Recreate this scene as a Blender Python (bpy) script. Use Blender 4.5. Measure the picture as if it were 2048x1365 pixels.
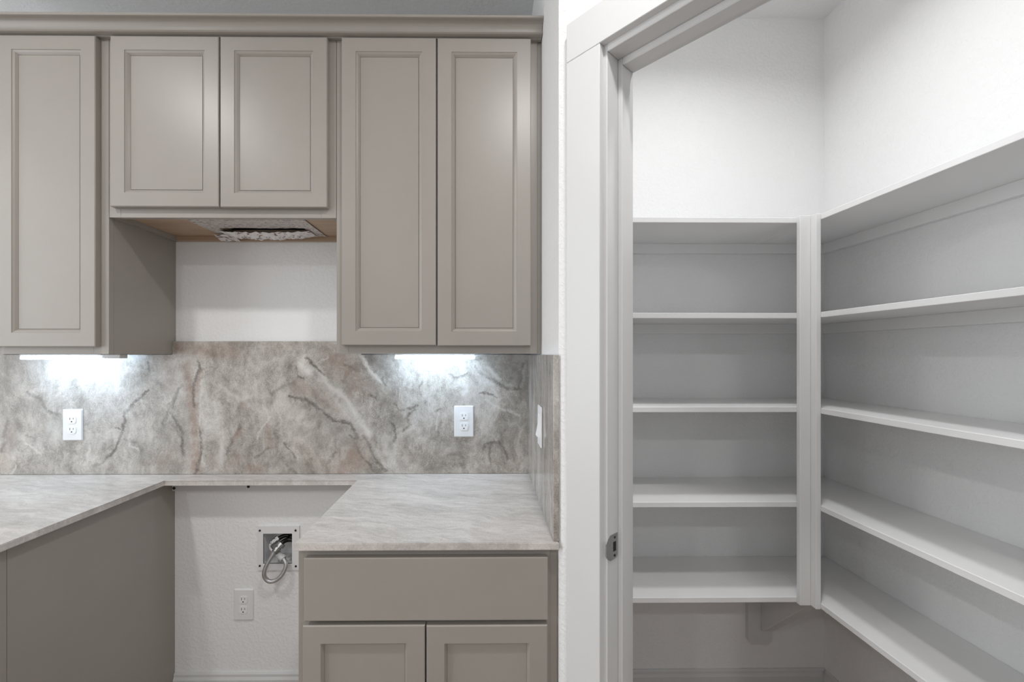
import bpy, bmesh, math, random
from mathutils import Vector, Matrix
random.seed(4)
for o in list(bpy.data.objects): bpy.data.objects.remove(o)
S = bpy.context.scene
COL = S.collection
R = math.radians

# ------------------------------------------------------------------ camera, world, lights, exposure
cd = bpy.data.cameras.new('camera'); cam = bpy.data.objects.new('camera', cd); COL.objects.link(cam)
cd.sensor_width = 36.0; cd.lens = 860/2048*36.0
cd.shift_x = (1024-977)/2048; cd.shift_y = (709-682.5)/2048
cd.clip_start = 0.02
cam.location = (0, 0, 1.40); cam.rotation_euler = (R(90), 0, R(-0.53))
S.camera = cam
S.view_settings.view_transform = 'Standard'; S.view_settings.look = 'None'
S.view_settings.gamma = 1.0; S.view_settings.use_curve_mapping = False
S.view_settings.exposure = 0.0

w = bpy.data.worlds.new('sky'); S.world = w; w.use_nodes = True
w.node_tree.nodes['Background'].inputs[0].default_value = (0.90, 0.95, 1.0, 1)
w.node_tree.nodes['Background'].inputs[1].default_value = 0.78

def area(name, loc, size, power, color=(1, 1, 1), rot=(0, 0, 0), shape='DISK', size_y=None, spread=180):
    l = bpy.data.lights.new(name, 'AREA'); l.shape = shape; l.size = size
    if size_y: l.size_y = size_y
    l.energy = power; l.color = color; l.spread = R(spread)
    o = bpy.data.objects.new(name, l); COL.objects.link(o); o.location = loc; o.rotation_euler = rot
    return o
CAN = (1.0, 0.99, 0.975)
area('ceiling_can_or_fill', (-1.48, 0.42, 2.735), 0.13, 10.4, CAN)
area('ceiling_can_or_fill', (0.22, 0.42, 2.735), 0.13, 10.4, CAN)
area('ceiling_can_or_fill', (-1.48, -1.5, 2.735), 0.13, 11, CAN)  # unseen fill lamp added behind the camera for overall brightness
area('ceiling_can_or_fill', (0.22, -1.5, 2.735), 0.13, 11, CAN)  # its added twin, likewise general fill from behind the camera
area('pantry_ceiling_light', (0.75, 1.06, 2.70), 0.17, 5.8, (1.0, 1.0, 1.0), spread=155)
# daylight from the room's windows on the far left side
area('left_window_daylight', (-3.08, 0.05, 1.60), 2.2, 36, (0.90, 0.955, 1.0), (0, R(-90), 0), 'RECTANGLE', 1.9)

# ------------------------------------------------------------------ materials
def lin(c):
    return tuple((x/12.92 if x <= 0.04045 else ((x+0.055)/1.055)**2.4) for x in (v/255 for v in c)) + (1,)

class NT:
    def __init__(s, m):
        m.use_nodes = True; s.t = m.node_tree; s.b = s.t.nodes['Principled BSDF']
    def n(s, typ, **kw):
        x = s.t.nodes.new(typ)
        for k, v in kw.items(): setattr(x, k, v)
        return x
    def l(s, a, b): s.t.links.new(a, b)
    def math(s, op, a, b=None, clamp=False):
        x = s.n('ShaderNodeMath', operation=op, use_clamp=clamp)
        for i, v in enumerate((a, b)):
            if v is None: continue
            if hasattr(v, 'is_output'): s.l(v, x.inputs[i])
            else: x.inputs[i].default_value = v
        return x.outputs[0]
    def vmath(s, op, a, b=None, scale=None):
        x = s.n('ShaderNodeVectorMath', operation=op)
        for i, v in enumerate((a, b)):
            if v is None: continue
            if hasattr(v, 'is_output'): s.l(v, x.inputs[i])
            else: x.inputs[i].default_value = v
        if scale is not None:
            if hasattr(scale, 'is_output'): s.l(scale, x.inputs['Scale'])
            else: x.inputs['Scale'].default_value = scale
        return x.outputs[0]
    def noise(s, vec, scale, detail=4, rough=0.55, dist=0.0, out=0):
        x = s.n('ShaderNodeTexNoise'); x.inputs['Scale'].default_value = scale
        x.inputs['Detail'].default_value = detail; x.inputs['Roughness'].default_value = rough
        x.inputs['Distortion'].default_value = dist
        s.l(vec, x.inputs['Vector']); return x.outputs[out]
    def ramp(s, fac, stops):
        x = s.n('ShaderNodeValToRGB'); e = x.color_ramp.elements
        while len(e) < len(stops): e.new(0.5)
        for el, (p, c) in zip(e, stops):
            el.position = p; el.color = c if len(c) == 4 else tuple(c)+(1,)
        s.l(fac, x.inputs[0]); return x.outputs[0]
    def mix(s, fac, a, b, mode='MIX'):
        x = s.n('ShaderNodeMix', data_type='RGBA', blend_type=mode)
        for i, v in ((0, fac), (6, a), (7, b)):
            if hasattr(v, 'is_output'): s.l(v, x.inputs[i])
            else: x.inputs[i].default_value = v
        return x.outputs[2]
    def maprange(s, v, a, b, c, d):
        x = s.n('ShaderNodeMapRange', interpolation_type='SMOOTHSTEP')
        s.l(v, x.inputs[0])
        for i, q in enumerate((a, b, c, d)): x.inputs[i+1].default_value = q
        return x.outputs[0]
    def coord(s):
        return s.n('ShaderNodeTexCoord').outputs['Object']
    def mapping(s, vec, scale=(1, 1, 1), rot=(0, 0, 0)):
        x = s.n('ShaderNodeMapping'); x.inputs['Scale'].default_value = scale
        x.inputs['Rotation'].default_value = rot; s.l(vec, x.inputs[0]); return x.outputs[0]
    def bump(s, h, strength, dist):
        x = s.n('ShaderNodeBump'); x.inputs['Strength'].default_value = strength
        x.inputs['Distance'].default_value = dist
        s.l(h, x.inputs['Height']); s.l(x.outputs[0], s.b.inputs['Normal'])

def mat(name): return NT(bpy.data.materials.new(name))

def paint_mat(name, rgb, rough, bump_scale=(300, 300, 300), strength=0.05, dist=0.0008, var=0.03):
    k = mat(name); c = k.coord()
    v = k.noise(k.mapping(c, bump_scale), 1.0, 3)
    cl = k.noise(c, 6.0, 3)
    base = lin(rgb)
    lo = tuple(x*(1-var) for x in base[:3])+(1,); hi = tuple(min(1, x*(1+var)) for x in base[:3])+(1,)
    k.l(k.ramp(cl, [(0.3, lo), (0.7, hi)]), k.b.inputs['Base Color'])
    k.b.inputs['Roughness'].default_value = rough
    k.bump(v, strength, dist)
    return bpy.data.materials[name]

CAB = paint_mat('taupe_cabinet_paint', (156, 150, 143), 0.36, (260, 260, 22), 0.10, 0.0006, 0.02)
TRIM = paint_mat('white_trim_enamel', (216, 216, 216), 0.32, (130, 130, 14), 0.07, 0.0008, 0.01)
SHELF = paint_mat('white_shelf_enamel', (240, 240, 240), 0.42, (60, 60, 60), 0.05, 0.0008, 0.01)
PLASTIC = paint_mat('white_plastic', (232, 232, 233), 0.3, (40, 40, 40), 0.0, 0.0005, 0.0)
RECEPT = paint_mat('receptacle_plastic', (240, 240, 240), 0.35, (40, 40, 40), 0.0, 0.0005, 0.0)
DARK = paint_mat('dark_void', (24, 23, 22), 0.6, (90, 90, 90), 0.1, 0.001, 0.05)
GREYP = paint_mat('grey_plastic', (150, 152, 155), 0.45, (90, 90, 90), 0.0, 0.001, 0.02)

def wall_mat(name, rgb, s1, strength):
    k = mat(name); c = k.coord()
    a = k.noise(c, s1, 3, 0.5, 0.3)
    h = k.maprange(a, 0.42, 0.60, 0, 1)
    f = k.noise(c, s1*4, 2)
    h2 = k.math('ADD', h, k.math('MULTIPLY', f, 0.35))
    k.b.inputs['Base Color'].default_value = lin(rgb)
    cl = k.noise(c, 3.0, 2)
    b = lin(rgb); lo = tuple(x*0.985 for x in b[:3])+(1,)
    k.l(k.ramp(cl, [(0.3, lo), (0.7, b)]), k.b.inputs['Base Color'])
    k.b.inputs['Roughness'].default_value = 0.6
    k.bump(h2, strength, 0.0016)
    return bpy.data.materials[name]
WALL = wall_mat('white_textured_drywall', (240, 240, 240), 75, 0.34)
CEIL = wall_mat('white_textured_ceiling', (228, 228, 228), 60, 0.30)

def wood_mat(name, c1, c2, rough=0.5, scale=(3, 30, 30)):
    k = mat(name); c = k.coord()
    v = k.noise(k.mapping(c, scale), 1.0, 5, 0.6, 0.6)
    k.l(k.ramp(v, [(0.3, lin(c1)), (0.7, lin(c2))]), k.b.inputs['Base Color'])
    k.b.inputs['Roughness'].default_value = rough
    k.bump(v, 0.08, 0.001)
    return bpy.data.materials[name]
MAPLE = wood_mat('maple_veneer', (172, 148, 125), (190, 166, 141), 0.5)
FLOORW = wood_mat('tan_plank_floor', (140, 120, 103), (165, 145, 127), 0.45, (1.2, 9, 9))

def metal_mat(name, rgb, rough, bs=0.0, bscale=(400, 400, 400)):
    k = mat(name); c = k.coord()
    k.b.inputs['Metallic'].default_value = 1.0
    v = k.noise(k.mapping(c, bscale), 1.0, 2)
    b = lin(rgb); lo = tuple(x*0.8 for x in b[:3])+(1,)
    k.l(k.ramp(v, [(0.35, lo), (0.65, b)]), k.b.inputs['Base Color'])
    k.b.inputs['Roughness'].default_value = rough
    if bs: k.bump(v, bs, 0.001)
    return bpy.data.materials[name]
STEEL = metal_mat('satin_steel', (178, 178, 178), 0.32)
BRAID = metal_mat('braided_steel', (205, 205, 206), 0.38, 0.5, (900, 900, 900))
BRASSD = metal_mat('dark_valve_metal', (62, 60, 60), 0.35)
SCREW = metal_mat('dark_screw', (70, 70, 72), 0.4)

def emit_mat(name, rgb, strength):
    k = mat(name)
    k.b.inputs['Base Color'].default_value = (0.9, 0.9, 0.9, 1)
    k.b.inputs['Emission Color'].default_value = rgb+(1,)
    k.b.inputs['Emission Strength'].default_value = strength
    return bpy.data.materials[name]
LED = emit_mat('led_diffuser', (0.62, 0.81, 1.0), 34.0)

# ---- stone: quartzite with drawn veins (its own colouring, in metres on the slab)
def seg_group():
    g = bpy.data.node_groups.new('vein_segment', 'ShaderNodeTree')
    for nm, ty in (('P', 'NodeSocketVector'), ('A', 'NodeSocketVector'), ('BA', 'NodeSocketVector'), ('inv', 'NodeSocketFloat'),
                   ('width', 'NodeSocketFloat'), ('strength', 'NodeSocketFloat'), ('prev', 'NodeSocketFloat')):
        g.interface.new_socket(nm, in_out='INPUT', socket_type=ty)
    g.interface.new_socket('mask', in_out='OUTPUT', socket_type='NodeSocketFloat'); g.interface.new_socket('P', in_out='OUTPUT', socket_type='NodeSocketVector')
    i = g.nodes.new('NodeGroupInput'); o = g.nodes.new('NodeGroupOutput'); L = g.links.new
    def vm(op, a, b=None, sc=None):
        x = g.nodes.new('ShaderNodeVectorMath'); x.operation = op; L(a, x.inputs[0])
        if b is not None: L(b, x.inputs[1])
        if sc is not None: L(sc, x.inputs['Scale'])
        return x
    pa = vm('SUBTRACT', i.outputs['P'], i.outputs['A']).outputs[0]
    dt = vm('DOT_PRODUCT', pa, i.outputs['BA']).outputs['Value']
    h = g.nodes.new('ShaderNodeMath'); h.operation = 'MULTIPLY'; h.use_clamp = True
    L(dt, h.inputs[0]); L(i.outputs['inv'], h.inputs[1])
    q = vm('SCALE', i.outputs['BA'], sc=h.outputs[0]).outputs[0]
    d = vm('DISTANCE', pa, q).outputs['Value']
    m = g.nodes.new('ShaderNodeMapRange'); m.interpolation_type = 'SMOOTHSTEP'
    L(d, m.inputs[0]); m.inputs[1].default_value = 0; L(i.outputs['width'], m.inputs[2]); L(i.outputs['strength'], m.inputs[3]); m.inputs[4].default_value = 0
    x = g.nodes.new('ShaderNodeMath'); x.operation = 'MAXIMUM'
    L(m.outputs[0], x.inputs[0]); L(i.outputs['prev'], x.inputs[1]); L(x.outputs[0], o.inputs[0])
    # hand the position on, so the segments are evaluated one after another
    e = g.nodes.new('ShaderNodeMath'); e.operation = 'MULTIPLY'; L(x.outputs[0], e.inputs[0]); e.inputs[1].default_value = 1e-7
    L(vm('ADD', i.outputs['P'], e.outputs[0]).outputs[0], o.inputs[1])
    return g
SEG = seg_group()

def U(p):      # slab drawing units (1/506 m) to metres on the back slab
    return Vector(((p[0]-969)/506, 0, 1.40-(p[1]-709)/506))

def veins(k, P, lines):
    prev = None
    for pts, wd, st in lines:
        if len(pts) == 1: pts = [pts[0], (pts[0][0]+1, pts[0][1])]
        for a, b in zip(pts[:-1], pts[1:]):
            A, B = U(a), U(b); BA = B-A
            x = k.n('ShaderNodeGroup'); x.node_tree = SEG
            k.l(P, x.inputs['P']); x.inputs['A'].default_value = A; x.inputs['BA'].default_value = BA
            x.inputs['inv'].default_value = 1/max(BA.dot(BA), 1e-9)
            x.inputs['width'].default_value = wd/506; x.inputs['strength'].default_value = st
            if prev is not None: k.l(prev, x.inputs['prev'])
            prev = x.outputs[0]; P = x.outputs[1]
    return prev, P

DARK_V = [
 ([(301, 724), (303, 747)], 4, .7), ([(299, 783), (273, 807), (253, 827), (252, 854), (247, 878), (237, 896), (222, 914), (210, 925), (194, 931)], 5, .8),
 ([(258, 880), (275, 884)], 6, .6), ([(237, 855), (246, 858)], 3, .8),
 ([(65, 785), (85, 795), (103, 822), (127, 830)], 5, .55), ([(24, 845), (18, 870), (13, 900)], 7, .6), ([(48, 800), (40, 835), (50, 860)], 10, .35),
 ([(344, 809), (336, 832), (326, 858)], 6, .55), ([(78, 880), (60, 868)], 4, .4),
 ([(401, 717), (401, 739), (389, 778), (391, 813)], 5, .75), ([(404, 865), (404, 910), (393, 947)], 5, .75),
 ([(352, 795), (344, 824), (356, 848), (369, 865), (371, 910)], 6, .65), ([(366, 770), (352, 795)], 5, .5),
 ([(484, 854), (467, 877), (459, 908)], 6, .6), ([(592, 731), (596, 752), (608, 757)], 4, .9), ([(615, 717), (631, 733), (648, 748)], 5, .8),
 ([(580, 791), (607, 799), (631, 813), (648, 828), (668, 840), (700, 848)], 5, .8),
 ([(570, 885), (592, 914)], 4, .6), ([(512, 918), (537, 897)], 4, .5), ([(575, 930), (592, 946)], 4, .5), ([(590, 765), (560, 778), (545, 790)], 6, .4),
 ([(743, 788), (758, 799)], 5, .8), ([(765, 755), (770, 770)], 4, .7),
 ([(790, 809), (798, 822), (821, 818), (834, 809)], 4, .75), ([(830, 818), (817, 831), (817, 845), (821, 852), (806, 862)], 4, .7),
 ([(783, 847), (789, 866), (789, 885)], 4, .75), ([(897, 750), (909, 757), (933, 751)], 4, .6), ([(958, 784), (970, 786), (994, 795)], 3.5, .8),
 ([(952, 734), (966, 751), (994, 765), (1015, 780), (1040, 778), (1048, 729)], 6, .65), ([(1030, 740), (1020, 765)], 8, .4),
 ([(964, 900), (973, 887), (996, 883), (1008, 896), (1015, 921)], 5, .7), ([(985, 883), (979, 910), (983, 929)], 5, .6), ([(1000, 884), (1005, 905)], 6, .4),
 ([(680, 839), (703, 847), (718, 877)], 5, .65), ([(726, 875), (743, 900), (756, 925), (773, 942)], 6, .6), ([(700, 868), (722, 882)], 5, .5),
 ([(715, 895), (735, 925), (745, 942)], 5, .45), ([(690, 730), (720, 742)], 6, .5), ([(870, 823), (880, 818)], 4, .6), ([(895, 912), (920, 908)], 7, .4),
 ([(670, 905), (660, 925)], 6, .5), ([(845, 765), (835, 775)], 3, .5)]
BROWN_V = [
 ([(360, 700), (470, 705)], 26, .55), ([(375, 735), (385, 783), (391, 844), (395, 885), (394, 936)], 20, .75), ([(404, 740), (392, 800)], 8, .6),
 ([(484, 858), (470, 880)], 10, .8), ([(490, 811)], 14, .6), ([(537, 850), (540, 890)], 12, .5), ([(500, 935), (520, 940)], 20, .5), ([(480, 915), (460, 935)], 22, .35),
 ([(690, 940), (710, 915)], 50, .65), ([(665, 720), (705, 745), (720, 770)], 44, .6), ([(700, 790)], 22, .5), ([(430, 925)], 28, .4), ([(25, 860), (15, 930)], 24, .4), ([(335, 720), (345, 780)], 20, .35),
 ([(320, 930), (345, 900)], 26, .35), ([(600, 775), (640, 790), (670, 815)], 26, .4)]
GREY_V = [
 ([(20, 730), (15, 790)], 34, .6), ([(60, 815), (90, 810)], 28, .55), ([(40, 850), (30, 890)], 26, .5), ([(1020, 735), (1045, 770)], 42, .85), ([(985, 725), (1000, 750)], 26, .6),
 ([(270, 890), (300, 920), (340, 930)], 26, .6), ([(320, 830), (340, 870)], 24, .45), ([(650, 835), (690, 870), (720, 910), (745, 940)], 26, .5), ([(780, 800), (800, 830)], 26, .35),
 ([(640, 880), (600, 860)], 24, .3), ([(985, 905), (1000, 915)], 26, .5), ([(900, 905), (860, 920)], 30, .35), ([(560, 925), (620, 940)], 26, .4), ([(660, 770), (700, 800)], 24, .4), ([(740, 715), (760, 730)], 16, .5), ([(1040, 850), (1030, 800)], 26, .4)]
LIGHT_V = [
 ([(604, 728), (618, 742)], 17, .95), ([(612, 718), (606, 735)], 12, .8), ([(637, 737), (656, 768), (679, 787), (700, 810), (722, 840), (735, 868)], 11, .7), ([(726, 715), (743, 744), (768, 765)], 7, .85),
 ([(690, 800), (720, 850)], 22, .35), ([(545, 838), (530, 850), (515, 875)], 3, .6), ([(630, 730), (655, 712)], 3, .5), ([(110, 850), (120, 870)], 24, .5), ([(60, 885), (90, 905)], 4, .6), ([(40, 930), (30, 955)], 4, .6),
 ([(185, 890), (178, 930)], 5, .5), ([(265, 870), (262, 890), (280, 900)], 4, .6), ([(408, 760), (402, 850)], 4, .5), ([(440, 770), (480, 800), (510, 790)], 8, .4), ([(400, 860), (410, 930)], 3, .5),
 ([(970, 800), (1000, 820), (1040, 830)], 4, .45), ([(877, 830), (870, 860)], 4, .5), ([(1050, 730), (1042, 775)], 5, .5), ([(975, 735), (1000, 760)], 7, .5), ([(770, 880), (790, 930)], 14, .35), ([(560, 800), (600, 830)], 16, .4), ([(450, 860), (440, 920)], 12, .3)]

def stone_base(k, c, aniso, scale=1.0):
    warp = k.vmath('SCALE', k.vmath('SUBTRACT', k.noise(c, 3.2*scale, 4, 0.6, out=1), (0.5, 0.5, 0.5)), scale=0.15)
    p = k.vmath('ADD', c, warp)
    pm = k.mapping(p, aniso)
    big = k.noise(pm, 4.5*scale, 7, 0.66, 0.0)
    med = k.noise(pm, 20.0*scale, 8, 0.78, 0.0)
    fine = k.noise(c, 210.0, 4, 0.75)
    v = k.math('ADD', k.math('MULTIPLY', big, 0.36), k.math('ADD', k.math('MULTIPLY', med, 0.40), k.math('MULTIPLY', fine, 0.22)))
    col = k.ramp(v, [(0.395, lin((126, 120, 112))), (0.475, lin((165, 159, 152))), (0.53, lin((188, 183, 177))), (0.62, lin((216, 213, 209)))])
    hue = k.maprange(k.noise(p, 2.6*scale, 3), 0.42, 0.62, 0, 0.5)
    col = k.mix(hue, col, k.mix(1.0, col, (1.0, 0.955, 0.92, 1), 'MULTIPLY'))
    rid = k.math('ABSOLUTE', k.math('SUBTRACT', k.noise(pm, 8.0*scale, 8, 0.75, 0.0), 0.5))
    thread = k.math('MULTIPLY', k.maprange(rid, 0.0, 0.010, 1, 0), k.maprange(k.noise(c, 9, 3), 0.48, 0.66, 0, 0.55))
    col = k.mix(thread, col, lin((220, 217, 213)))
    for ang, th_ in ((0.5, 0.014), (-0.6, 0.012)):
        fib = k.math('ABSOLUTE', k.math('SUBTRACT', k.noise(k.mapping(pm, (70*scale, 70*scale, 9*scale), (0, ang, 0)), 1.0, 3, 0.6), 0.5))
        col = k.mix(k.math('MULTIPLY', k.maprange(fib, 0.0, th_, 1, 0), k.maprange(k.noise(c, 12, 3), 0.46, 0.62, 0, 0.42)), col, lin((222, 219, 215)))
    rid2 = k.math('ABSOLUTE', k.math('SUBTRACT', k.noise(pm, 6.0*scale, 9, 0.75, 0.0), 0.53))
    dk = k.math('MULTIPLY', k.maprange(rid2, 0.0, 0.012, 1, 0), k.maprange(k.noise(c, 7, 3), 0.50, 0.66, 0, 0.6))
    col = k.mix(dk, col, lin((104, 97, 90)))
    return col, fine

def stone_finish(k, col, fine, rough):
    k.l(col, k.b.inputs['Base Color']); k.b.inputs['Roughness'].default_value = rough
    k.bump(fine, 0.02, 0.0005)

k = mat('quartzite_back'); c = k.coord()
col, fine = stone_base(k, c, (1.25, 1, 0.85))
flat = k.vmath('MULTIPLY', c, (1, 0, 1))
w1 = k.vmath('SCALE', k.vmath('SUBTRACT', k.noise(c, 18, 5, 0.65, out=1), (0.5, 0.5, 0.5)), scale=0.040)
w2 = k.vmath('SCALE', k.vmath('SUBTRACT', k.noise(c, 110, 4, 0.7, out=1), (0.5, 0.5, 0.5)), scale=0.020)
PW = k.vmath('MULTIPLY', k.vmath('ADD', flat, k.vmath('ADD', w1, w2)), (1, 0, 1))
rag = k.math('MULTIPLY', k.maprange(k.noise(c, 70, 5, 0.75), 0.32, 0.54, 0.40, 1.0), k.maprange(k.noise(c, 14, 3), 0.34, 0.52, 0.5, 1.0))
mot = k.maprange(k.noise(c, 28, 6, 0.75, 0.4), 0.36, 0.60, 0.40, 1.0)
vg, PW = veins(k, PW, GREY_V); vb, PW = veins(k, PW, BROWN_V); vl, PW = veins(k, PW, LIGHT_V); vd, PW = veins(k, PW, DARK_V)
col = k.mix(k.math('MULTIPLY', vg, mot), col, lin((126, 120, 112)))
col = k.mix(k.math('MULTIPLY', vb, mot), col, lin((150, 126, 112)))
col = k.mix(k.math('MULTIPLY', vl, k.maprange(k.noise(c, 50, 4, 0.7), 0.3, 0.5, 0.5, 1.0)), col, lin((216, 213, 208)))
col = k.mix(k.math('MULTIPLY', vd, rag), col, lin((84, 77, 70)))
stone_finish(k, col, fine, 0.30)
STONE_B = bpy.data.materials['quartzite_back']

k = mat('quartzite_top'); c = k.coord()
col, fine = stone_base(k, k.mapping(c, (1, 1, 1), (0, 0, R(12))), (0.55, 2.6, 1), 1.1)
k.l(k.mix(0.36, col, lin((236, 231, 230))), k.b.inputs['Base Color'])
k.b.inputs['Roughness'].default_value = 0.20; k.bump(fine, 0.02, 0.0005)
STONE_T = bpy.data.materials['quartzite_top']

k = mat('quartzite_side'); c = k.coord()
col, fine = stone_base(k, c, (1, 3.0, 0.45), 1.0)
stone_finish(k, col, fine, 0.14)
STONE_S = bpy.data.materials['quartzite_side']

# printed plastic film: clear grey-white sheet with rows of dark red print
k = mat('printed_film'); c = k.coord()
brick = k.n('ShaderNodeTexBrick'); k.l(k.mapping(c, (1, 1, 1)), brick.inputs['Vector'])
brick.inputs['Scale'].default_value = 1.0; brick.inputs['Brick Width'].default_value = 0.05
brick.inputs['Row Height'].default_value = 0.022; brick.inputs['Mortar Size'].default_value = 0.006; brick.inputs['Mortar Smooth'].default_value = 0.2
pr = k.maprange(k.noise(k.mapping(c, (120, 170, 160)), 1.0, 2, 0.6), 0.50, 0.54, 0, 1)
msk = k.math('MULTIPLY', pr, k.math('SUBTRACT', 1.0, brick.outputs['Fac']))
k.l(k.mix(k.math('MULTIPLY', msk, 0.62), lin((190, 184, 180)), lin((98, 26, 34))), k.b.inputs['Base Color'])
k.b.inputs['Roughness'].default_value = 0.22
k.bump(k.noise(c, 60, 3), 0.4, 0.003)
FILM = bpy.data.materials['printed_film']
k = mat('crumpled_film'); c = k.coord()
pr = k.maprange(k.noise(k.mapping(c, (48, 80, 90)), 1.0, 3, 0.65), 0.56, 0.59, 0, 1)
k.l(k.mix(k.math('MULTIPLY', pr, 0.8), lin((226, 224, 224)), lin((96, 30, 34))), k.b.inputs['Base Color'])
k.b.inputs['Roughness'].default_value = 0.18
CRUMP = bpy.data.materials['crumpled_film']
k = mat('thread_tape'); c = k.coord()
k.l(k.ramp(k.noise(c, 160, 3), [(0.3, lin((176, 176, 176))), (0.7, lin((226, 226, 226)))]), k.b.inputs['Base Color'])
k.b.inputs['Roughness'].default_value = 0.5
TAPE = bpy.data.materials['thread_tape']

# ------------------------------------------------------------------ mesh helpers
def new(): return bmesh.new()

def box(bm, x0, x1, y0, y1, z0, z1, bev=0.0, seg=1):
    vs = [bm.verts.new((x, y, z)) for x in (x0, x1) for y in (y0, y1) for z in (z0, z1)]
    fs = [bm.faces.new([vs[i] for i in q]) for q in ((0, 1, 3, 2), (4, 6, 7, 5), (0, 4, 5, 1), (2, 3, 7, 6), (0, 2, 6, 4), (1, 5, 7, 3))]
    if bev:
        es = list({e for f in fs for e in f.edges})
        bmesh.ops.bevel(bm, geom=es, offset=bev, segments=seg, affect='EDGES', profile=0.5)

def prism(bm, pts, fn0, fn1):
    a = [bm.verts.new(fn0(p)) for p in pts]; b = [bm.verts.new(fn1(p)) for p in pts]
    n = len(pts)
    bm.faces.new(a); bm.faces.new(b[::-1])
    for i in range(n): bm.faces.new((a[i], b[i], b[(i+1) % n], a[(i+1) % n]))

def tube(bm, pts, r, n=10, cap=True):
    pts = [Vector(p) for p in pts]; rings = []
    rs = r if isinstance(r, (list, tuple)) else [r]*len(pts)
    ref = Vector((0.13, 0.97, 0.21)).normalized()
    for i, p in enumerate(pts):
        t = (pts[min(i+1, len(pts)-1)]-pts[max(i-1, 0)]).normalized()
        u = t.cross(ref)
        if u.length < 0.1: u = t.cross(Vector((1, 0, 0)))
        u.normalize(); v = t.cross(u)
        rings.append([bm.verts.new(p+(u*math.cos(a)+v*math.sin(a))*rs[i]) for a in (2*math.pi*j/n for j in range(n))])
    for a, b in zip(rings[:-1], rings[1:]):
        for j in range(n): bm.faces.new((a[j], a[(j+1) % n], b[(j+1) % n], b[j]))
    if cap: bm.faces.new(rings[0][::-1]); bm.faces.new(rings[-1])

def spline(P, per=8):
    P = [Vector(p) for p in P]; out = []
    Q = [P[0]*2-P[1]]+P+[P[-1]*2-P[-2]]
    for i in range(1, len(Q)-2):
        a, b, c, d = Q[i-1:i+3]
        for j in range(per):
            t = j/per
            out.append(0.5*((2*b)+(c-a)*t+(2*a-5*b+4*c-d)*t*t+(3*b-a-3*c+d)*t**3))
    out.append(P[-1]); return out

def obj(name, bm, m, parent=None, smooth=False, mw=None):
    bmesh.ops.recalc_face_normals(bm, faces=bm.faces)
    me = bpy.data.meshes.new(name); bm.to_mesh(me); bm.free()
    me.materials.append(m)
    if smooth:
        for p in me.polygons: p.use_smooth = True
    o = bpy.data.objects.new(name, me); COL.objects.link(o)
    if parent is not None: o.parent = parent
    if mw is not None: o.matrix_world = mw
    return o

def bx(name, m, x0, x1, y0, y1, z0, z1, parent=None, bev=0.0, seg=1):
    bm = new(); box(bm, x0, x1, y0, y1, z0, z1, bev, seg); return obj(name, bm, m, parent)

def tag(o, label, cat, group=None):
    o['label'] = label; o['category'] = cat
    if group: o['group'] = group
    return o
def thing(name, label, cat, group=None, loc=(0, 0, 0)):
    o = bpy.data.objects.new(name, None); COL.objects.link(o); o.location = loc; o.empty_display_size = 0.05
    return tag(o, label, cat, group)
def struct(o): o['kind'] = 'structure'; return o

# ------------------------------------------------------------------ setting
YW = 1.72            # kitchen back wall and pantry back wall
XP = 0.188           # kitchen face of the partition beside the base cabinet
YC = 1.088           # outer corner where the angled pantry wall starts
ZC = 2.752
struct(bx('floor', FLOORW, -3.2, 3.0, -4.0, 1.9, -0.06, 0.0))
struct(bx('ceiling', CEIL, -3.2, 3.0, -4.0, 1.9, ZC, ZC+0.08))

# back wall with the cut-out for the recessed supply box
bm = new()
hx0, hx1, hz0, hz1 = -0.8798, -0.762, 0.5665, 0.6894
for (x0, x1, z0, z1) in ((-3.2, hx0, 0, ZC), (hx1, 1.60, 0, ZC), (hx0, hx1, 0, hz0), (hx0, hx1, hz1, ZC)):
    box(bm, x0, x1, YW, YW+0.14, z0, z1)
struct(obj('wall_back', bm, WALL))
struct(bx('wall_left', WALL, -3.2, -3.1, -4.0, YW, 0, ZC))
bm = new(); box(bm, 1.368, 1.50, -4.0, YW, 0, ZC)
struct(obj('wall_right', bm, WALL))

# angled pantry wall: local x runs along the wall towards the camera, local y into the pantry
TD = Vector((0.664, -0.748, 0)).normalized()
MA = Matrix.Translation((XP, YC, 0)) @ Matrix.Rotation(math.atan2(TD.y, TD.x), 4, 'Z')
def loc(t, s, z): return MA @ Vector((t, s, z))
T0, T1, ZH, WT, RV = 0.1410, 0.79, 2.1010, 0.114, 0.009
# partition between the kitchen run and the pantry, with the mitred end
a = loc(0, 0, 0); b = loc(0.0, WT, 0)
bm = new()
xi = XP+WT
# inner corner: where the partition's pantry face meets the inner face of the angled wall
tt = (xi-(XP+WT*(-TD.y)))/TD.x
inner = loc(tt, WT, 0)
prism(bm, [(XP, YW), (XP, YC), (inner.x, inner.y), (xi, YW)], lambda p: (p[0], p[1], 0), lambda p: (p[0], p[1], ZC))
struct(obj('wall_partition', bm, WALL))
bm = new()
prism(bm, [(0.0, 0), (T0-0.019, 0), (T0-0.019, WT), (tt, WT)], lambda p: (p[0], p[1], 0), lambda p: (p[0], p[1], ZC))
box(bm, T1+0.019, 1.78, 0, WT, 0, ZC)
box(bm, T0-0.019, T1+0.019, 0, WT, ZH+0.019, ZC)
struct(obj('wall_angled', bm, WALL, mw=MA))

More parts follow.
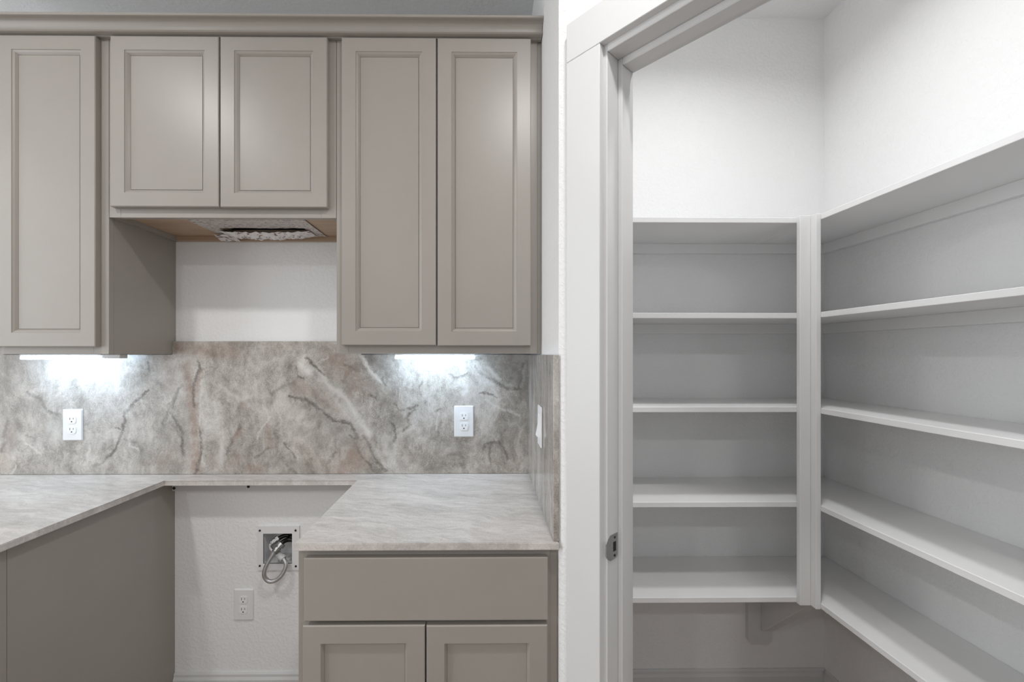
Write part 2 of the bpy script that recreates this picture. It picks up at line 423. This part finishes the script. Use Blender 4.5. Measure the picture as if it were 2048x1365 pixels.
# pantry doorway: casing, jambs, stops, strike plate
door = bpy.data.objects.new('door_1', None); COL.objects.link(door); door.matrix_world = MA; struct(door)
door['label'] = 'white cased pantry doorway without a door leaf'
def dbox(name, m, *a, bev=0.0012):
    bm = new(); box(bm, *a, bev); return obj(name, bm, m, door)
CW, CT = 0.094, 0.018
dbox('casing', TRIM, T0-RV-CW, T0-RV, -CT, 0, 0, ZH+RV)
dbox('casing', TRIM, T1+RV, T1+RV+CW, -CT, 0, 0, ZH+RV)
dbox('casing', TRIM, T0-RV-CW, T1+RV+CW, -CT, 0, ZH+RV+0.0005, ZH+RV+CW)
dbox('jamb', TRIM, T0-0.019, T0, -0.001, WT, 0, ZH+0.019)
dbox('jamb', TRIM, T1, T1+0.019, -0.001, WT, 0, ZH+0.019)
HD = 0.007
dbox('jamb', TRIM, T0, T1, -0.001, WT, ZH-HD, ZH+0.019)
S0, S1, ST = 0.043, 0.080, 0.012
dbox('stop', TRIM, T0, T0+ST, S0, S1, 0, ZH-HD, bev=0.002)
dbox('stop', TRIM, T1-ST, T1, S0, S1, 0, ZH-HD, bev=0.002)
dbox('stop', TRIM, T0+ST, T1-ST, S0, S1, ZH-HD-0.017, ZH-HD, bev=0.002)
# strike plate with curled lip, on the jamb
bm = new()
zc_ = 0.952; hh = 0.029
def sp(p): return (T0, p[0], zc_+p[1])
pts = [(0.040, hh), (0.040, -hh*0.80), (0.034, -hh), (0.010, -hh), (0.0, -hh*0.78), (-0.007, -hh*0.5), (-0.007, hh*0.5), (0.0, hh*0.78), (0.010, hh)]
prism(bm, pts, lambda p: (T0-0.001, p[0], zc_+p[1]), lambda p: (T0+0.0016, p[0], zc_+p[1]))
strike = obj('strike_plate', bm, STEEL, door); strike['label'] = 'satin steel strike plate let into the jamb'
bm = new(); box(bm, T0+0.0010, T0+0.0020, 0.022, 0.033, zc_-0.011, zc_+0.011); obj('latch_hole', bm, DARK, strike)
for dz in (-0.021, 0.021):
    bm = new(); tube(bm, [(T0+0.001, 0.028, zc_+dz), (T0+0.0024, 0.028, zc_+dz)], 0.0030, 10); obj('screw', bm, SCREW, strike)

# baseboards
def baseboard(name, pts_fn, length_pts):
    bm = new()
    prof = [(0, 0), (0.014, 0), (0.014, 0.112), (0.009, 0.122), (0.009, 0.131), (0.005, 0.137), (0, 0.137)]
    prism(bm, prof, lambda p: pts_fn(length_pts[0], p), lambda p: pts_fn(length_pts[1], p))
    return struct(obj(name, bm, TRIM))
baseboard('baseboard_back', lambda x, p: (x, YW-p[0], p[1]), (-1.2290, -0.4760))
baseboard('baseboard_pantry_back', lambda x, p: (x, YW-p[0], p[1]), (xi, 1.367))
baseboard('baseboard_pantry_right', lambda y, p: (1.368-p[0], y, p[1]), (0.20, YW-0.0145))

# ------------------------------------------------------------------ cabinets
def door_mesh(x0, x1, z0, z1, yf, th, rings):
    bm = new()
    loops = []
    e = 0.0022
    for ins, dep in [(0, th), (0, e), (e, 0)]+rings:
        y = yf+dep
        loops.append([bm.verts.new(v) for v in ((x0+ins, y, z0+ins), (x1-ins, y, z0+ins), (x1-ins, y, z1-ins), (x0+ins, y, z1-ins))])
    for a, b in zip(loops[:-1], loops[1:]):
        for i in range(4): bm.faces.new((a[i], a[(i+1) % 4], b[(i+1) % 4], b[i]))
    ins, dep = rings[-1]
    bk = [bm.verts.new((v.co.x, yf+th, v.co.z)) for v in loops[-1]]
    for i in range(4): bm.faces.new((loops[-1][i], loops[-1][(i+1) % 4], bk[(i+1) % 4], bk[i])); bm.faces.new((loops[0][i], loops[0][(i+1) % 4], bk[(i+1) % 4], bk[i]))
    return bm
def make_door(parent, x0, x1, z0, z1, yf, st=0.045, bead=0.013, th=0.0195):
    rings = [(st, 0.0), (st+0.0012, 0.0022), (st+0.0022, 0.0022), (st+bead*0.5, 0.0048), (st+bead-0.001, 0.0105), (st+bead, 0.0128)] if bead > 0.01 else \
            [(st, 0.0), (st+bead, 0.0090), (st+bead+0.0008, 0.0110)]
    d = obj('door', door_mesh(x0, x1, z0, z1, yf, th, rings), CAB, parent)
    q = st+bead+(0.0003 if bead > 0.01 else 0.0010)
    bx('panel', CAB, x0+q, x1-q, yf+0.0102, yf+0.0145, z0+q, z1-q, d)
    return d

YB, YF = 1.7195, 1.415     # upper boxes
FT = 0.019
def upper(label, x0, x1, z0, z1, doors, stiles, rail_b, wood_bottom=False, rail_t=0.05):
    t = thing('upper_cabinet', label, 'cabinet', 'upper cabinets under the crown molding', ((x0+x1)/2, 1.57, z0))
    inv = Matrix.Translation(t.location).inverted()
    def P(o): o.parent = t; o.matrix_parent_inverse = inv; return o
    # carcass of panels, open behind the doors
    bm = new()
    y0 = YF+FT
    box(bm, x0+0.0004, x0+0.016, y0, YB, z0, z1); box(bm, x1-0.016, x1-0.0004, y0, YB, z0, z1)
    box(bm, x0+0.016, x1-0.016, y0, YB, z1-0.016, z1); box(bm, x0+0.016, x1-0.016, YB-0.006, YB, z0, z1-0.016)
    if not wood_bottom: box(bm, x0+0.016, x1-0.016, y0, YB-0.006, z0+0.002, z0+0.018)
    P(obj('body', bm, CAB))
    bm = new()
    for i, (a, b) in enumerate(stiles):
        e0, e1 = (z0+rail_b-0.0006, z1-rail_t+0.0006) if 0 < i < len(stiles)-1 else (z0, z1)
        box(bm, a+0.0004, b-0.0004, YF, YF+FT, e0, e1, 0.0008)
    xs = [s for ab in stiles for s in ab]
    box(bm, stiles[0][1]-0.001, stiles[-1][0]+0.001, YF+0.0002, YF+FT, z0, z0+rail_b, 0.0008)
    box(bm, stiles[0][1]-0.001, stiles[-1][0]+0.001, YF+0.0002, YF+FT, z1-rail_t, z1, 0.0008)
    P(obj('face_frame', bm, CAB))
    for d in doors: P(make_door(None, *d, 1.395))
    return t, P
ZT = 2.4275
upper('tall taupe wall cabinet across the open range bay from the partition, long light bar beneath', -1.905, -1.2257, 1.400, 2.455,
      [(-1.8830, -1.5710, 1.4241, ZT-0.001), (-1.5651, -1.2531, 1.4241, ZT-0.001)], [(-1.905, -1.865), (-1.59, -1.55), (-1.2757, -1.2257)], 0.045)
mid, PM = upper('short taupe wall cabinet above the open range bay, plastic-covered duct underneath', -1.2253, -0.4860, 1.8465, 2.455,
      [(-1.2052, -0.8580, 1.8764, ZT-0.001), (-0.8532, -0.5093, 1.8753, ZT-0.001)], [(-1.2253, -1.187), (-0.875, -0.835), (-0.535, -0.4860)], 0.045, True)
rt, PR = upper('tall taupe two-door wall cabinet beside the white partition wall', -0.4855, 0.1745, 1.4016, 2.455,
      [(-0.4625, -0.1572, 1.4292, ZT-0.001), (-0.1524, 0.1509, 1.4276, ZT-0.001)], [(-0.4855, -0.445), (-0.175, -0.135), (0.135, 0.1745)], 0.045)
PR(bx('filler_strip', CAB, 0.1749, 0.1872, YF+0.004, YF+0.022, 1.4016, 2.455))
# bottom of the short cabinet: veneer panel with a duct opening, back cleat
zb = 1.8640
bm = new()
px0, px1, py0, py1 = -0.962, -0.665, 1.585, 1.655
for (x0, x1, y0, y1) in ((-1.209, px0, YF+FT, YB-0.006), (px1, -0.502, YF+FT, YB-0.006), (px0, px1, YF+FT, py0), (px0, px1, py1, YB-0.006)):
    box(bm, x0, x1, y0, y1, zb, zb+0.012)
o = PM(obj('bottom_panel', bm, MAPLE)); o['label'] = 'bare maple veneer underside'
o = PM(bx('back_cleat', MAPLE, -1.209, -0.502, 1.700, YB-0.0062, 1.8465, zb-0.0004)); o['label'] = 'bare maple back rail'
bm = new()
for q in ((px0-0.002, px0, py0, py1, zb+0.0125, zb+0.09), (px1, px1+0.002, py0, py1, zb+0.0125, zb+0.09), (px0, px1, py0-0.002, py0, zb+0.0125, zb+0.09),
          (px0, px1, py1, py1+0.002, zb+0.0125, zb+0.09), (px0, px1, py0, py1, zb+0.088, zb+0.09)): box(bm, *q)
o = PM(obj('duct_opening', bm, DARK)); o['label'] = 'dark duct opening'

# printed protective film taped over the duct, its loose flap hanging
film = thing('protective_film', 'printed clear plastic film taped over the duct under the short cabinet', 'film', None, (-0.82, 1.56, zb))
finv = Matrix.Translation(film.location).inverted()
def PF(o): o.parent = film; o.matrix_parent_inverse = finv; return o
def wavy(bm, x0, x1, y0, y1, nx, ny, zf, skip=None):
    g = [[bm.verts.new((x0+(x1-x0)*i/nx, y0+(y1-y0)*j/ny, 0)) for j in range(ny+1)] for i in range(nx+1)]
    for r_ in g:
        for v in r_: v.co.z = zf(v.co.x, v.co.y)
    for i in range(nx):
        for j in range(ny):
            q = (g[i][j], g[i+1][j], g[i+1][j+1], g[i][j+1])
            cx = sum(v.co.x for v in q)/4; cy = sum(v.co.y for v in q)/4
            if skip and skip(cx, cy): continue
            bm.faces.new(q)
    return g
bm = new()
wavy(bm, -1.020, -0.618, 1.465, 1.692, 40, 24, lambda x, y: zb-0.0022-0.0012*abs(math.sin(x*61+y*23))-0.0008*abs(math.sin(y*90-x*17)),
     lambda x, y: px0-0.004 < x < px1+0.004 and py0-0.006 < y < py1)
PF(obj('sheet', bm, FILM, None, True))
bm = new()
def flap(x, y):
    u = (x+0.985)/(0.985-0.650); v = (y-1.600)/(1.685-1.600)
    sag = 0.020*math.sin(math.pi*min(1, max(0, v*0.9+0.1)))*math.sin(math.pi*min(1, max(0, u)))**0.5
    cr = 0.0045*math.sin(u*41+v*7)*math.sin(v*9+u*13)+0.0022*math.sin(u*67-v*15)+0.0012*math.sin(u*109+v*21)
    return zb-0.0065-sag+cr*min(1, sag*90)
wavy(bm, -0.985, -0.650, 1.600, 1.685, 60, 14, flap)
o = PF(obj('loose_flap', bm, CRUMP, None, True)); o['label'] = 'crumpled loose flap of the film with red print'
bm = new()
wavy(bm, -1.030, -0.955, 1.645, 1.694, 10, 6, lambda x, y: zb-0.009-0.012*(y-1.645)/0.049+0.0012*math.sin(x*160+y*90))
PF(obj('tape_tab', bm, CRUMP))

# crown molding
bm = new()
prof = [(1.4145, 2.4285), (1.402, 2.4285), (1.402, 2.4315), (1.391, 2.4315), (1.3840, 2.4320), (1.3800, 2.4345), (1.3805, 2.4375), (1.3890, 2.4402)]
for i in range(9):
    a_ = math.pi/2*i/8
    prof.append((1.3885-0.024*(1-math.cos(a_))-0.0, 2.4405+0.0235*math.sin(a_)))
prof += [(1.3595, 2.4650), (1.3580, 2.4665), (1.3580, 2.4720), (1.4145, 2.4720)]
prism(bm, prof, lambda p: (-1.906, p[0], p[1]), lambda p: (0.1862, p[0], p[1]))
crown = tag(obj('crown_molding', bm, CAB), 'taupe cove crown molding running along the tops of the wall cabinets', 'molding')

# base cabinets
BF, BB = 1.100, 1.7050
ZB = 0.9085
def base_cab(label, x0, x1, drawers, doors, filler=None, back=BB):
    t = thing('base_cabinet', label, 'cabinet', 'base cabinets either side of the range bay', ((x0+x1)/2, 1.4, 0))
    inv = Matrix.Translation(t.location).inverted()
    def P(o): o.parent = t; o.matrix_parent_inverse = inv; return o
    bm = new()
    box(bm, x0, x0+0.016, BF+FT+0.0004, YB, 0, ZB); box(bm, x1-0.016, x1, BF+FT+0.0004, YB, 0, ZB)
    box(bm, x0+0.016, x1-0.016, YB-0.01, YB, 0, ZB); box(bm, x0+0.016, x1-0.016, BF+FT, YB-0.01, 0.11, 0.126)
    box(bm, x0+0.016, x1-0.016, BF+0.07, BF+0.085, 0, 0.11)
    P(obj('body', bm, CAB))
    bm = new()
    fx1 = filler if filler else x1
    box(bm, x0, x0+0.045, BF, BF+FT, 0.11, ZB, 0.001); box(bm, x1-0.045, x1, BF, BF+FT, 0.11, ZB, 0.001)
    for (z0, z1) in ((0.872, ZB), (0.700, 0.752), (0.11, 0.15)): box(bm, x0+0.044, x1-0.044, BF+0.0002, BF+FT, z0, z1)
    P(obj('face_frame', bm, CAB))
    if filler: P(bx('filler_strip', CAB, x1+0.0005, filler, BF+0.003, BF+FT, 0.0, ZB))
    for (a, b, z0, z1) in drawers: P(bx('drawer_front', CAB, a, b, 1.080, 1.0995, z0, z1, None, 0.002, 2))
    for d in doors: P(make_door(None, *d, 1.080, 0.045, 0.006))
    return t, P
base_cab('taupe base cabinet with one wide drawer over two doors, beside the partition', -0.4740, 0.1677,
         [(-0.4516, 0.1596, 0.731, 0.8890)], [(-0.4554, -0.1495, 0.135, 0.7195), (-0.1460, 0.1584, 0.135, 0.7180)], 0.1868)
lb, PL = base_cab('taupe base cabinet showing its plain end panel toward the range bay', -2.09, -1.2300,
         [(-2.068, -1.252, 0.731, 0.8890)], [(-2.068, -1.6625, 0.135, 0.7195), (-1.6585, -1.252, 0.135, 0.7195)])
# countertop: two deep runs joined by a narrow strip
zt = 0.9280
bm = new()
cp = [(-2.10, 1.6995), (-2.10, 1.062), (-1.197, 1.062), (-1.197, 1.618), (-0.4745, 1.618), (-0.4745, 1.075), (0.1865, 1.075), (0.1865, 1.6995)]
prism(bm, cp, lambda p: (p[0], p[1], zt-0.019), lambda p: (p[0], p[1], zt))
es = [e for e in bm.edges if abs(e.verts[0].co.z-e.verts[1].co.z) < 1e-6]
bmesh.ops.bevel(bm, geom=es, offset=0.0018, segments=2, affect='EDGES')
tag(obj('countertop', bm, STONE_T), 'pale grey-beige veined stone countertop, narrow strip bridging the range bay', 'countertop')

# backsplash slabs
bm = new()
bp = [(-2.10, 0.9285), (0.1878, 0.9285), (0.1878, 1.3985), (-0.4862, 1.3985), (-0.4862, 1.4510), (-1.2250, 1.4510), (-1.2250, 1.3985), (-2.10, 1.3985)]
prism(bm, bp, lambda p: (p[0], 1.700, p[1]), lambda p: (p[0], 1.7195, p[1]))
tag(obj('backsplash', bm, STONE_B), 'long grey-beige stone slab backsplash with dark veins on the back wall', 'backsplash')
bm = new(); box(bm, 0.1735, 0.1876, 1.081, 1.6995, 0.9285, 1.3985, 0.001)
tag(obj('side_backsplash', bm, STONE_S), 'short polished stone side splash on the partition by the counter end', 'backsplash')

# ledger under the bridging strip
lg = tag(bx('support_ledger', TRIM, -1.2290, -0.4750, 1.702, 1.7195, 0.8620, 0.9085, None, 0.001), 'white ledger strip screwed to the wall under the narrow counter strip', 'ledger')
for (x, z) in ((-1.2205, 0.873), (-0.930, 0.8785)):
    bm = new(); tube(bm, [(x, 1.7022, z), (x, 1.6995, z)], [0.006, 0.0048], 12); obj('screw', bm, DARK, lg)

# under-cabinet light bars
def light_bar(label, x0, x1, zt_, extra):
    t = thing('light_bar', label, 'light', 'lit bars under the wall cabinets', ((x0+x1)/2, 1.60, zt_))
    inv = Matrix.Translation(t.location).inverted()
    def P(o): o.parent = t; o.matrix_parent_inverse = inv; return o
    P(bx('housing', PLASTIC, x0, x1, 1.590, 1.625, zt_-0.006, zt_, None, 0.001))
    P(bx('diffuser', LED, x0+0.001, x1-0.001, 1.589, 1.622, zt_-0.0185, zt_-0.0062, None, 0.003, 2))
    P(bx('switch', PLASTIC, x0+0.105, x0+0.117, 1.592, 1.602, zt_-0.0225, zt_-0.0186, None, 0.0015))
    if extra: P(bx('end_connector', PLASTIC, x1+0.0004, x1+extra, 1.590, 1.625, zt_-0.0150, zt_, None, 0.002))
light_bar('white lit light bar under the tall cabinet, grey connector at one end', -1.702, -1.406, 1.3995, 0.069)
light_bar('white lit light bar under the cabinet next to the partition', -0.331, -0.036, 1.4011, 0)

# outlets
def rounded(w_, h_, r_, n=5):
    out = []
    for cx, cz, a0 in ((w_-r_, h_-r_, 0), (-w_+r_, h_-r_, 90), (-w_+r_, -h_+r_, 180), (w_-r_, -h_+r_, 270)):
        for i in range(n+1):
            a_ = R(a0+90*i/n); out.append((cx+r_*math.cos(a_), cz+r_*math.sin(a_)))
    return out
def outlet(label, x, z, yw):
    t = thing('outlet', label, 'outlet', 'white duplex outlets', (x, yw, z))
    bm = new()
    W_, H_ = 0.0385, 0.0615
    lo = rounded(W_, H_, 0.003); hi = rounded(W_-0.003, H_-0.003, 0.003)
    A = [bm.verts.new((p[0], 0, p[1])) for p in lo]; B = [bm.verts.new((p[0], -0.0025, p[1])) for p in lo]; Cc = [bm.verts.new((p[0], -0.0058, p[1])) for p in hi]
    n = len(lo); bm.faces.new(Cc); bm.faces.new(A[::-1])
    for i in range(n):
        j = (i+1) % n
        bm.faces.new((A[i], A[j], B[j], B[i])); bm.faces.new((B[i], B[j], Cc[j], Cc[i]))
    obj('cover_plate', bm, PLASTIC, t)
    for dz in (0.0205, -0.0195):
        bm = new()
        pr = [(max(-0.0165, min(0.0165, 0.0172*math.cos(a_)*1.12)), max(-0.0142, min(0.0142, 0.0172*math.sin(a_)))+dz) for a_ in (2*math.pi*i/32 for i in range(32))]
        prism(bm, pr, lambda p: (p[0], -0.0050, p[1]), lambda p: (p[0], -0.0078, p[1]))
        r_ = obj('receptacle', bm, RECEPT, t)
        bm = new()
        box(bm, -0.0072, -0.0054, -0.0082, -0.0070, dz-0.0005, dz+0.0085); box(bm, 0.0056, 0.0072, -0.0082, -0.0070, dz+0.0010, dz+0.0080)
        tube(bm, [(0, -0.0070, dz-0.0075), (0, -0.0082, dz-0.0075)], 0.0026, 12)
        obj('contact_slots', bm, DARK, r_)
outlet('white duplex outlet on the stone splash under the light bar with the grey connector', -1.6106, 1.1237, 1.6998)
outlet('white duplex outlet on the stone splash near the partition corner', -0.0811, 1.1352, 1.6998)
outlet('white duplex outlet low on the bare wall of the range bay', -0.9562, 0.4052, 1.7198)

# rocker switch on the side splash
t = thing('light_switch', 'white rocker switch seen edge-on, on the stone side splash', 'switch', None, (0.1733, 1.320, 1.180))
bm = new(); box(bm, -0.0055, 0, -0.0385, 0.0385, -0.0615, 0.0615, 0.002); obj('cover_plate', bm, PLASTIC, t)
bm = new()
prism(bm, [(-0.0052, -0.034), (-0.0145, -0.030), (-0.0085, 0.002), (-0.0080, 0.034), (-0.0052, 0.034)], lambda p: (p[0], -0.0165, p[1]), lambda p: (p[0], 0.0165, p[1]))
obj('rocker', bm, RECEPT, t)

# recessed supply box with valve and looped hose
sb = thing('supply_box', 'white recessed water supply box in the range bay wall', 'supply box', None, (-0.82, YW, 0.628))
sinv = Matrix.Translation(sb.location).inverted()
def PS(o): o.parent = sb; o.matrix_parent_inverse = sinv; return o
ox0, ox1, oz0, oz1 = -0.9016, -0.7360, 0.5420, 0.7174
bm = new(); g = 0.0006
ix0, ix1, iz0, iz1 = hx0+0.002, hx1-0.002, hz0+0.002, hz1-0.002
for q in ((ox0, ix0, oz0, oz1), (ix1, ox1, oz0, oz1), (ix0, ix1, oz0, iz0), (ix0, ix1, iz1, oz1)): box(bm, q[0], q[1], YW-0.006, YW-g, q[2], q[3])
bmesh.ops.remove_doubles(bm, verts=bm.verts, dist=1e-5)
PS(obj('flange', bm, PLASTIC))
bm = new()
for q in ((ix0-0.0015, ix0, YW-0.0055, YW+0.085, iz0, iz1), (ix1, ix1+0.0015, YW-0.0055, YW+0.085, iz0, iz1), (ix0, ix1, YW-0.0055, YW+0.085, iz0-0.0015, iz0),
          (ix0, ix1, YW-0.0055, YW+0.085, iz1, iz1+0.0015), (ix0, ix1, YW+0.083, YW+0.085, iz0, iz1)): box(bm, *q)
PS(obj('recess', bm, PLASTIC))
for (x, z) in ((-0.8912, 0.7000), (-0.7500, 0.7000), (-0.8912, 0.5600), (-0.7490, 0.5580)):
    bm = new(); tube(bm, [(x, YW-0.0055, z), (x, YW-0.0085, z)], [0.0045, 0.0035], 12); PS(obj('screw', bm, SCREW))
bm = new()
tube(bm, spline([(-0.768, 1.752, 0.664), (-0.788, 1.748, 0.665), (-0.806, 1.742, 0.668), (-0.822, 1.732, 0.662), (-0.836, 1.722, 0.650)], 6), [0.0085]*24+[0.0080], 12)
tube(bm, spline([(-0.768, 1.738, 0.653), (-0.788, 1.730, 0.656), (-0.800, 1.716, 0.654), (-0.808, 1.704, 0.646)], 6), [0.0090]*18+[0.0085], 12)
tube(bm, [(-0.766, 1.745, 0.659), (-0.790, 1.745, 0.659)], 0.0130, 12)
v_ = PS(obj('valve', bm, BRASSD, None, True)); v_['label'] = 'dark metal twin valve'

hs = thing('supply_hose', 'looped braided steel hose hanging from the valve in the supply box', 'hose', None, (-0.84, 1.69, 0.60))
hinv = Matrix.Translation(hs.location).inverted()
def PH(o): o.parent = hs; o.matrix_parent_inverse = hinv; return o
F_ = 860.0
path = [(-0.8225, 1.688, 0.625), (-0.832, 1.683, 0.608), (-0.846, 1.676, 0.580), (-0.8530, 1.672, 0.552), (-0.8480, 1.674, 0.530), (-0.8330, 1.676, 0.518), (-0.8130, 1.679, 0.520),
        (-0.7930, 1.683, 0.535), (-0.7815, 1.689, 0.556), (-0.7790, 1.694, 0.575), (-0.7900, 1.700, 0.592), (-0.8060, 1.704, 0.604), (-0.8270, 1.706, 0.616), (-0.8430, 1.706, 0.629), (-0.8480, 1.708, 0.641), (-0.8440, 1.711, 0.650)]
full = spline(path, 7)
bm = new(); tube(bm, full, 0.0078, 14); PH(obj('hose', bm, BRAID, None, True))
def coupling(a, b, rs):
    a = Vector(a); b = Vector(b); bm = new()
    prof = [(0, .0095), (.12, .0105), (.14, .0088), (.28, .0088), (.30, .0112), (.52, .0112), (.54, .0092), (.66, .0092), (.68, .0128), (.98, .0128), (1.0, .0100)]
    tube(bm, [a.lerp(b, q) for q, _ in prof], [r_*rs for _, r_ in prof], 12); o = PH(obj('coupling', bm, STEEL, None, False)); o['label'] = 'ribbed silver hose coupling'
coupling((-0.8225, 1.6878, 0.6245), (-0.7985, 1.7065, 0.6530), 1.22)
coupling((-0.8445, 1.7105, 0.6490), (-0.8225, 1.7270, 0.6640), 1.12)
bm = new(); tube(bm, full[71:88], [0.0128+0.0009*math.sin(i*2.3) for i in range(17)], 12); o = PH(obj('tape_wrap', bm, TAPE, None, True)); o['label'] = 'white tape wrapped round the hose'

# ------------------------------------------------------------------ pantry shelving
XR = 1.368; SF = 1.430; RX = 1.0978
ZS = [1.8580, 1.5380, 1.2238, 0.9060, 0.5868]
names = ['topmost', 'second from the top', 'middle', 'second from the bottom', 'lowest']
for z, nm in zip(ZS, names):
    bm = new(); box(bm, xi+0.0005, RX-0.0010, SF, YW-0.0005, z-0.018, z, 0.0012)
    s = tag(obj('pantry_shelf', bm, SHELF), 'white painted wall shelf along the pantry back wall, %s' % nm, 'shelf', 'shelves on the pantry back wall')
    bx('cleat', SHELF, xi+0.0008, XR-0.0007, YW-0.0190, YW-0.0006, z-0.0562, z-0.0183, s)
for z, nm in zip(ZS, names):
    bm = new(); box(bm, RX-0.0006, XR-0.0005, 0.34, YW-0.0005, z-0.018, z, 0.0012)
    s = tag(obj('pantry_shelf', bm, SHELF), 'white painted wall shelf along the pantry side wall, %s' % nm, 'shelf', 'shelves on the pantry side wall')
    bx('cleat', SHELF, XR-0.0190, XR-0.0007, 0.34, YW-0.0194, z-0.0562, z-0.0183, s)
post = thing('corner_post', 'white painted corner post where the two runs of pantry shelves meet', 'post', None, (1.07, 1.41, 0.568))
pinv = Matrix.Translation(post.location).inverted()
for q in ((1.0437, 1.0800, 1.4130, 1.4296), (1.0803, 1.0969, 1.3910, 1.4296)):
    bm = new(); box(bm, q[0], q[1], q[2], q[3], 0.5670, 1.8605, 0.0022, 2); o = obj('strip', bm, SHELF, post); o.matrix_parent_inverse = pinv
br = thing('shelf_bracket', 'white painted wooden bracket under the lowest back wall shelf', 'bracket', None, (1.10, YW, 0.25))
binv = Matrix.Translation(br.location).inverted()
bm = new()
pp = [(1.0496, 0.5680), (1.0496, 0.2625), (1.0640, 0.2440), (1.1300, 0.2440), (1.1442, 0.2600), (1.1442, 0.5303), (1.1442, 0.5680)]
prism(bm, [(1.0496, 0.530), (1.0496, 0.2625), (1.0640, 0.2440), (1.1300, 0.2440), (1.1442, 0.2600), (1.1442, 0.530)], lambda p: (p[0], YW-0.0185, p[1]), lambda p: (p[0], YW-0.0006, p[1]))
o = obj('back_plate', bm, TRIM, br); o.matrix_parent_inverse = binv
bm = new()
prism(bm, [(1.7012, 0.300), (1.7012, 0.420), (1.552, 0.5680), (1.434, 0.5680), (1.434, 0.562), (1.690, 0.303)], lambda p: (1.1000, p[0], p[1]), lambda p: (1.1440, p[0], p[1]))
bmesh.ops.bevel(bm, geom=list(bm.edges), offset=0.002, segments=1, affect='EDGES')
o = obj('brace', bm, TRIM, br); o.matrix_parent_inverse = binv
